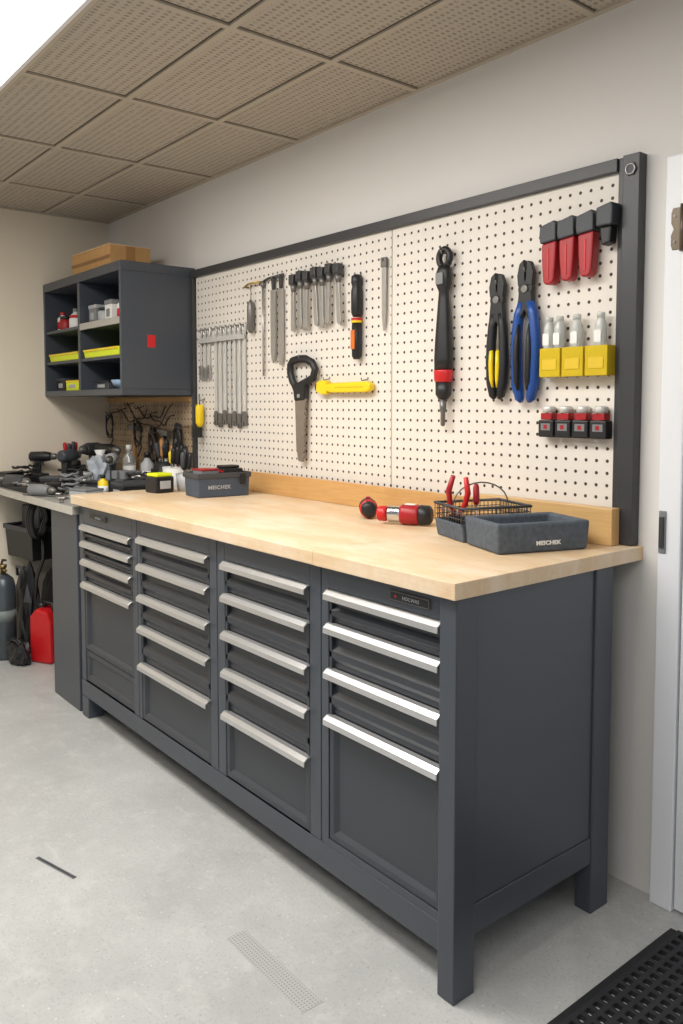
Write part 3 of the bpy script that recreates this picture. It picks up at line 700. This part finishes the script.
def smallbox(loc,sx,sy,sz,mt,lid,label,rot=0,cat='box'):
    e=thing('storage_box',label,cat,loc,(0,0,rot))
    part(e,'box_body',MB().box(-sx/2,sx/2,-sy/2,sy/2,0,sz*.8),mt,.003)
    part(e,'lid',MB().box(-sx/2-.002,sx/2+.002,-sy/2-.002,sy/2+.002,sz*.8,sz),lid,.003)
    part(e,'label_panel',MB().box(-sx/4,sx/4,-sy/2-.001,-sy/2,sz*.25,sz*.6),LGREY if mt is not WHITE else GREY)
Z1=1.375+.3615
gcab='bottles and jars on the cabinet shelf'
bottle((-3.39,-.30,Z1),.028,.11,WHITE,RED,'white bottle with red cap on cabinet shelf',gcab)
jar((-3.32,-.31,Z1),.032,.08,REDD,BLACK,'red jar with black lid on cabinet shelf',gcab)
bottle((-3.25,-.28,Z1),.03,.12,WHITE,GREY,'white bottle with grey cap on cabinet shelf',gcab)
jar((-3.175,-.31,Z1),.033,.075,WHITE,RED,'white jar with red lid on cabinet shelf',gcab)
bottle((-3.10,-.28,Z1),.03,.14,RED,WHITE,'red bottle with white cap on cabinet shelf',gcab)
jar((-3.02,-.31,Z1),.032,.08,RED,WHITE,'red jar with white lid on cabinet shelf',gcab)
smallbox((-2.87,-.28,Z1),.09,.12,.10,GREY,LGREY,'grey storage box with pale lid on shelf')
jar((-2.785,-.31,Z1),.032,.08,LGREY,BLACK,'grey jar with black lid on cabinet shelf',gcab)
smallbox((-2.695,-.27,Z1),.08,.12,.11,WHITE,GREY,'white storage box with grey lid on shelf')
bottle((-2.605,-.29,Z1),.03,.12,WHITE,GREY,'white bottle with grey cap on shelf',gcab)
bottle((-2.52,-.30,Z1),.028,.16,RED,WHITE,'tall red bottle with white cap on shelf',gcab)
smallbox((-3.15,-.27,1.4055),.18,.15,.055,LIME,YEL,'small yellow organiser box in cabinet')
smallbox((-3.35,-.26,1.4055),.12,.15,.07,BLACK,DGREY,'dark organiser box in cabinet')
e=thing('bowl','pale blue-grey plastic bowl in the cabinet','bowl',(-2.60,-.27,1.4055))
part(e,'bowl_body',MB().lathe([(.04,0),(.075,.02),(.085,.045),(.080,.045),(.07,.022),(.036,.006)],seg=20),mat('pale_blue_plastic',rgb(140,165,190),.4))
part(e,'foot_ring',MB().lathe([(.042,-.0),(.042,.004)],seg=20),GREY)
smallbox((-2.82,-.24,1.4055),.18,.16,.045,DGREY,BLACK,'dark flat organiser box in cabinet')
e=thing('cardboard_box','tan cardboard box with flap top on the wall cabinet','box',(-2.90,-.22,2.0005),(0,0,.03))
part(e,'carton',MB().box(-.24,.22,-.11,.11,0,.115),CARD,.004)
part(e,'flap',MB().box(-.24,.22,-.112,-.004,.115,.120).box(-.12,.22,.0,.112,.115,.119),CARDL,.001,'paler cardboard top flaps')
part(e,'flap',MB().prism([(-.24,.118),(-.13,.118),(-.15,.133),(-.24,.129)],.0,.11),CARDL,.001)
part(e,'tape',MB().box(-.241,.221,-.1125,-.1105,.050,.066),mat('dark_tape',rgb(150,110,66),.5))
part(e,'end_tape',MB().box(.2202,.2215,-.025,.025,.03,.115),mat('amber_tape',rgb(168,122,70),.5))

# ------------------------------------------------------------------ clutter on side bench
ZS=.8955
def drill(loc,rz,m1,m2,label,lie=False,sc=1.0,tilt=0):
    e=thing('cordless_drill',label,'power drill',loc,(math.radians(90) if lie else 0,tilt,rz),group='cordless drills on the side bench')
    e.scale=(sc,sc,sc)
    if lie: e.location.z+=.036*sc
    part(e,'motor_housing',MB().lathe([(.022,-.09),(.034,-.08),(.036,.02),(.030,.05),(.026,.06)],(0,0,.185),'X',seg=16),m1)
    part(e,'chuck',MB().lathe([(.024,.06),(.024,.085),(.012,.105),(.006,.108)],(0,0,.185),'X',seg=14),STEELD)
    part(e,'grip',MB().prism([(-.055,.16),(-.005,.16),(-.012,.11),(-.018,.06),(-.065,.06),(-.062,.11)],-.017,.017),m2,.006)
    part(e,'trigger',MB().box(-.008,.006,-.008,.008,.12,.155),DGREY,.003)
    part(e,'battery',MB().box(-.09,.02,-.032,.032,0,.055),m2,.008)
drill((-3.36,-.44,ZS),.9,BLACK,BLACK,'black cordless drill standing on the side bench',False,.8)
drill((-3.20,-.47,ZS),.3,DGREY,BLACK,'grey and black cordless drill on the side bench',True,1.0)
drill((-3.06,-.40,ZS),2.2,DGREY,BLACK,'dark grey cordless drill on the side bench',False,.9)
drill((-2.80,-.28,ZS),-.6,LGREY,DGREY,'pale grey cordless drill standing on side bench',False,.85)
drill((-3.10,-.17,ZS),.2,BLACK,DGREY,'black cordless drill near the brown pegboard')
drill((-2.78,-.54,ZS),.5,GREY,BLACK,'grey cordless drill lying on the side bench',True,.8)
drill((-3.28,-.20,ZS),-.9,DGREY,BLACK,'dark grey cordless drill near the wall')
e=thing('tool_roll','open black tool roll with loose parts on side bench','tool roll',(-3.16,-.64,ZS))
part(e,'roll_sheet',MB().prism([(-.20,0),(.30,0),(.31,.012),(.25,.028),(.1,.018),(-.15,.028),(-.21,.015)],-.05,.05),RUBBER,.004)
for i in range(6): part(e,'bit',MB().tube([(-.16+i*.075,-.045,.034),(-.15+i*.075,.045,.034)],.007,6),STEELD)
e=thing('bench_vice','small steel bench vice on the side bench','vice',(-2.60,-.30,ZS),(0,0,.3))
part(e,'base',MB().box(-.06,.06,-.05,.05,0,.02).prism([(-.04,.02),(.04,.02),(.03,.07),(-.03,.07)],-.035,.035),STEELD,.004)
part(e,'jaw',MB().box(-.05,-.012,-.04,.04,.07,.11).box(.008,.045,-.04,.04,.07,.11),GREY,.003)
part(e,'screw',MB().lathe([(.009,.045),(.009,.12)],(0,0,.085),'X').tube([(.11,-.05,.085),(.11,.05,.085)],.005),STEEL)
bottle((-2.70,-.13,ZS),.035,.19,LGREY,BLACK,'grey bottle with black cap on side bench')
bottle((-2.92,-.13,ZS),.034,.22,GLASS,WHITE,'clear bottle with white cap on side bench')
bottle((-2.53,-.44,ZS),.024,.10,YEL,BLACK,'yellow bottle with black cap on side bench')
jar((-2.86,-.40,ZS),.045,.09,GLASS,LGREY,'clear jar with pale lid on side bench')
jar((-2.66,-.22,ZS),.04,.10,WHITE,GREY,'white jar with grey lid on side bench')
cup_tools((-2.40,-.14,ZS),WHITE,.13,.05,'pale plastic beaker filled with tools',5,9)
cup_tools((-2.56,-.10,ZS),BLACK,.15,.05,'black beaker filled with long tools',6,5,[BLACK,DGREY,BROWN,TAN])
cup_tools((-3.38,-.28,ZS),DGREY,.12,.05,'dark beaker filled with tools',6,6,[BLACK,DGREY,RED])
smallbox((-2.33,-.38,ZS),.14,.16,.08,BLACK,DGREY,'black storage box on the side bench')
smallbox((-2.46,-.55,ZS),.12,.10,.05,LGREY,GREY,'small pale grey box at bench front',.3)
smallbox((-2.66,-.42,ZS),.12,.10,.06,DGREY,BLACK,'dark parts box beside the vice',.5)
smallbox((-2.95,-.52,ZS),.12,.10,.07,BLACK,DGREY,'black parts box between the drills',.9)
smallbox((-3.40,-.60,ZS),.10,.10,.07,DGREY,BLACK,'dark parts box on the side bench',.2)
e=thing('plastic_bag','crumpled translucent plastic bag on the side bench','bag',(-2.97,-.27,ZS))
part(e,'bag_body',MB().blob(.075,.06,.095,(0,0,.072),.28,3),mat('translucent_bag',rgb(196,204,214),.3,0,.1,20,.4,40,trans=.25))
part(e,'knot',MB().lathe([(.012,.14),(.016,.16),(.03,.195),(.026,.196)],seg=10),WHITE)
for k,(x,y,rz) in enumerate([(-2.62,-.63,.4),(-2.76,-.66,1.0),(-2.32,-.60,.2),(-2.45,-.67,2.8),(-2.92,-.64,.1)]):
    e=thing('adjustable_wrench','steel adjustable wrench lying on the side bench','wrench',(x,y,ZS+.001),(0,0,rz),group='wrenches on side bench')
    part(e,'wrench_handle',MB().prism([(-.08,-.008),(.05,-.011),(.05,.011),(-.08,.008)],0,.008,'Z'),STEELD,.002)
    part(e,'wrench_jaw',MB().prism([(.05,-.014),(.075,-.026),(.10,-.020),(.082,-.008),(.082,.008),(.10,.016),(.075,.024),(.05,.014)],0,.010,'Z'),STEEL,.002)
rnd=random.Random(11)
for k in range(5):
    x,y=[(-3.24,-.33),(-2.96,-.40),(-2.66,-.54),(-3.28,-.56),(-2.48,-.27)][k]
    e=thing('power_cable','dark coiled power cable heaped on the side bench','cable',(x,y,ZS),group='cables on the side bench')
    p=[]
    for i in range(60):
        a=2*math.pi*i/14; rr=.045+.018*math.sin(i*.7+k)
        p.append((math.cos(a)*rr*1.3,math.sin(a)*rr,.008+.0016*i+.012*abs(math.sin(i*1.3+k))))
    part(e,'cable',MB().tube(p,.006,6),[BLACK,RUBBER,GREY][k%3])
    part(e,'plug',MB().box(p[-1][0]-.012,p[-1][0]+.02,p[-1][1]-.012,p[-1][1]+.012,p[-1][2]-.01,p[-1][2]+.012),BLACK,.003)

gb='tools on the brown pegboard'
def hammer(loc,label,rz=0,mt=None):
    e=thing('hammer',label,'hammer',loc,(0,rz,0),group=gb)
    part(e,'hammer_head',MB().box(-.05,.045,-.045,-.018,-.03,0).lathe([(.016,-.065),(.016,-.05)],(0,-.031,-.015),'X'),STEELD,.003)
    part(e,'hammer_handle',MB().lathe([(.010,-.03),(.009,-.12),(.014,-.2),(.013,-.24)],(0,-.031,0),seg=10),mt or BLACK)
    hook(e,-.02,-.03)
hammer((-3.05,-.008,1.22),'claw hammer hanging on the brown pegboard',0,TAN)
hammer((-2.68,-.008,1.20),'small hammer hanging on the brown pegboard',.1)
pliers('hanging_pliers','black pliers hanging on the brown pegboard',(-2.83,-.008,1.22),.25,.024,BLACK,BLACK,DGREY,gb)
pliers('hanging_pliers','dark pliers hanging on the brown pegboard',(-2.55,-.008,1.24),.24,.022,BLACK,BLACK,REDD,gb)
for k,(x,z) in enumerate([(-3.30,1.27),(-2.93,1.24),(-2.76,1.17),(-2.48,1.20)]):
    mt=[BLACK,RUBBER,BROWN,BLACK][k]
    e=thing('cable_coil','dark cable coil hanging on the brown pegboard','cable',(x,-.065,z),group='cable coils on the brown pegboard')
    pth=[]
    for i in range(32):
        a=2*math.pi*i/16; rr=.042+.006*math.sin(i*.9+k); pth.append((math.cos(a)*rr,-.006-.008*(i//16)-.004*math.sin(i),-.06+math.sin(a)*rr*1.6))
    part(e,'coil',MB().tube(pth,.0045,6),mt)
    part(e,'loose_end',MB().tube([(.03,-.01,-.08),(.045,-.01,-.14),(.02,-.02,-.19)],.004,6),mt)
    part(e,'hook',MB().tube([(0,.057,.02),(0,.0,.012),(0,-.03,.012),(0,-.034,.022)],.003,6),STEELD)
for k,(a0,a1,zz,sg) in enumerate([(-.30,.05,.17,.06),(-.05,.30,.18,.05),(-.15,.40,.20,.12),(.15,.42,.15,.05)]):
    e=thing('draped_cable','thin brown cable draped across the tan pegboard','cable',(-2.92,-.045-.022*k*.5,1.13),group='draped cables on the brown pegboard')
    p=[]
    for i in range(30):
        u=i/29; p.append((a0+(a1-a0)*u+.01*math.sin(9*u+k),-.006*math.sin(7*u+k),zz-sg*math.sin(math.pi*u)+.01*math.sin(13*u+k)))
    part(e,'cable',MB().tube(p,.0038,6),[BROWN,BLACK][k%2])
    part(e,'hook',MB().tube([(a0,.038,zz+.01),(a0,.0,zz),(a0,-.016,zz),(a0,-.02,zz+.01)],.003,6),STEELD)

# ------------------------------------------------------------------ under the side bench
CYL=mat('cylinder_grey',rgb(84,92,98),.35,.4)
e=thing('gas_cylinder','dark grey steel gas cylinder with valve by side bench','gas cylinder',(-3.21,-.71,0))
part(e,'tank',MB().lathe([(.05,0),(.06,.01),(.06,.38),(.05,.42),(.022,.445)],seg=22),CYL)
part(e,'valve',MB().lathe([(.014,.445),(.014,.48),(.02,.48),(.02,.495)],seg=12).tube([(0,0,.47),(.05,0,.47)],.007),mat('valve_brass',rgb(150,130,80),.35,.8))
part(e,'handle',MB().tube([(-.03,0,.49),(0,0,.52),(.05,0,.525)],.006),BLACK)
part(e,'label_wrap',MB().lathe([(.0605,.2),(.0605,.26)],seg=22),mat('cyl_label',rgb(120,130,128),.5))
e=thing('red_canister','large red plastic fuel canister standing on the floor','canister',(-3.02,-.555,0),(0,0,.5))
part(e,'canister_body',MB().prism([(-.06,0),(.07,0),(.075,.02),(.075,.21),(.05,.27),(-.02,.285),(-.065,.24),(-.065,.02)],-.055,.055),RED,.014)
part(e,'spout',MB().lathe([(.016,.265),(.016,.31)],(-.030,0,-.005),seg=12),BLACK)
part(e,'carry_handle',MB().tube([(-.01,0,.275),(.0,0,.31),(.04,0,.305),(.055,0,.25)],.010),BLACK)
part(e,'label_panel',MB().box(.075,.077,-.03,.03,.06,.15),REDD,.001)
e=thing('tool_pouch','low black tool pouch on the floor before the canister','bag',(-3.06,-.685,0),(0,0,.2))
part(e,'pouch_body',MB().blob(.075,.045,.070,(0,0,.053),.2,6),BLACK)
part(e,'strap',MB().tube([(-.04,-.02,.09),(-.02,-.03,.13),(.03,-.03,.13),(.05,-.01,.09)],.006),RUBBER)
e=thing('long_black_bag','black soft bag slumped behind the gas cylinder','bag',(-3.24,-.575,0),(0,0,.2))
part(e,'bag_body',MB().blob(.085,.050,.27,(0,0,.203),.16,11),BLACK)
part(e,'strap',MB().tube([(-.03,-.04,.42),(-.02,-.05,.47),(.03,-.05,.47),(.04,-.04,.42)],.008),DGREY)
e=thing('tool_bag','black fabric tool bag with handles on the floor','bag',(-3.26,-.36,0),(0,0,.1))
part(e,'bag_body',MB().blob(.14,.12,.26,(0,0,.195),.10,5),RUBBER)
e=thing('black_backpack','slumped black backpack stacked under the side bench','bag',(-2.98,-.26,0))
part(e,'bag_body',MB().blob(.11,.15,.42,(0,0,.318),.10,9),BLACK)
part(e,'pocket',MB().blob(.10,.05,.14,(0,-.14,.2),.1,2),RUBBER)
e=thing('storage_crate','dark plastic crate stacked on tool bag','crate',(-3.28,-.42,.51),(0,0,.15))
part(e,'crate_body',MB().openbox(-.15,.15,-.20,.16,0,.17,.006,0,.01),BLACK,.004)
part(e,'rim',MB().openbox(-.157,.157,-.207,.167,.15,.175,.008),DGREY,.002)
e=thing('power_supply','black and grey power supply box in plastic crate','power supply',(-3.28,-.42,.518),(0,0,.15))
part(e,'case_body',MB().box(-.10,.10,-.13,.13,0,.27),DGREY,.01)
part(e,'face_plate',MB().box(.10,.104,-.10,.10,.05,.24),BLACK,.003)
part(e,'knob',MB().lathe([(.02,.104),(.018,.12)],(0,.03,.2),'X',seg=14),LGREY)
e=thing('hose_coil','black rubber hose coil hanging under the side bench','hose',(-3.02,-.60,.74),(0,0,.5))
pth=[]
for i in range(54):
    a=2*math.pi*i/18; pth.append((.0+.014*(i//18),math.cos(a)*.055,math.sin(a)*.09))
part(e,'hose',MB().tube(pth,.010,8),BLACK)
part(e,'loose_end',MB().tube([(.02,.03,-.08),(.03,.02,-.2),(.0,.0,-.3),(.01,-.02,-.38)],.009),BLACK)
part(e,'strap',MB().tube([(.01,0,.08),(.01,0,.121)],.006),BLACK)
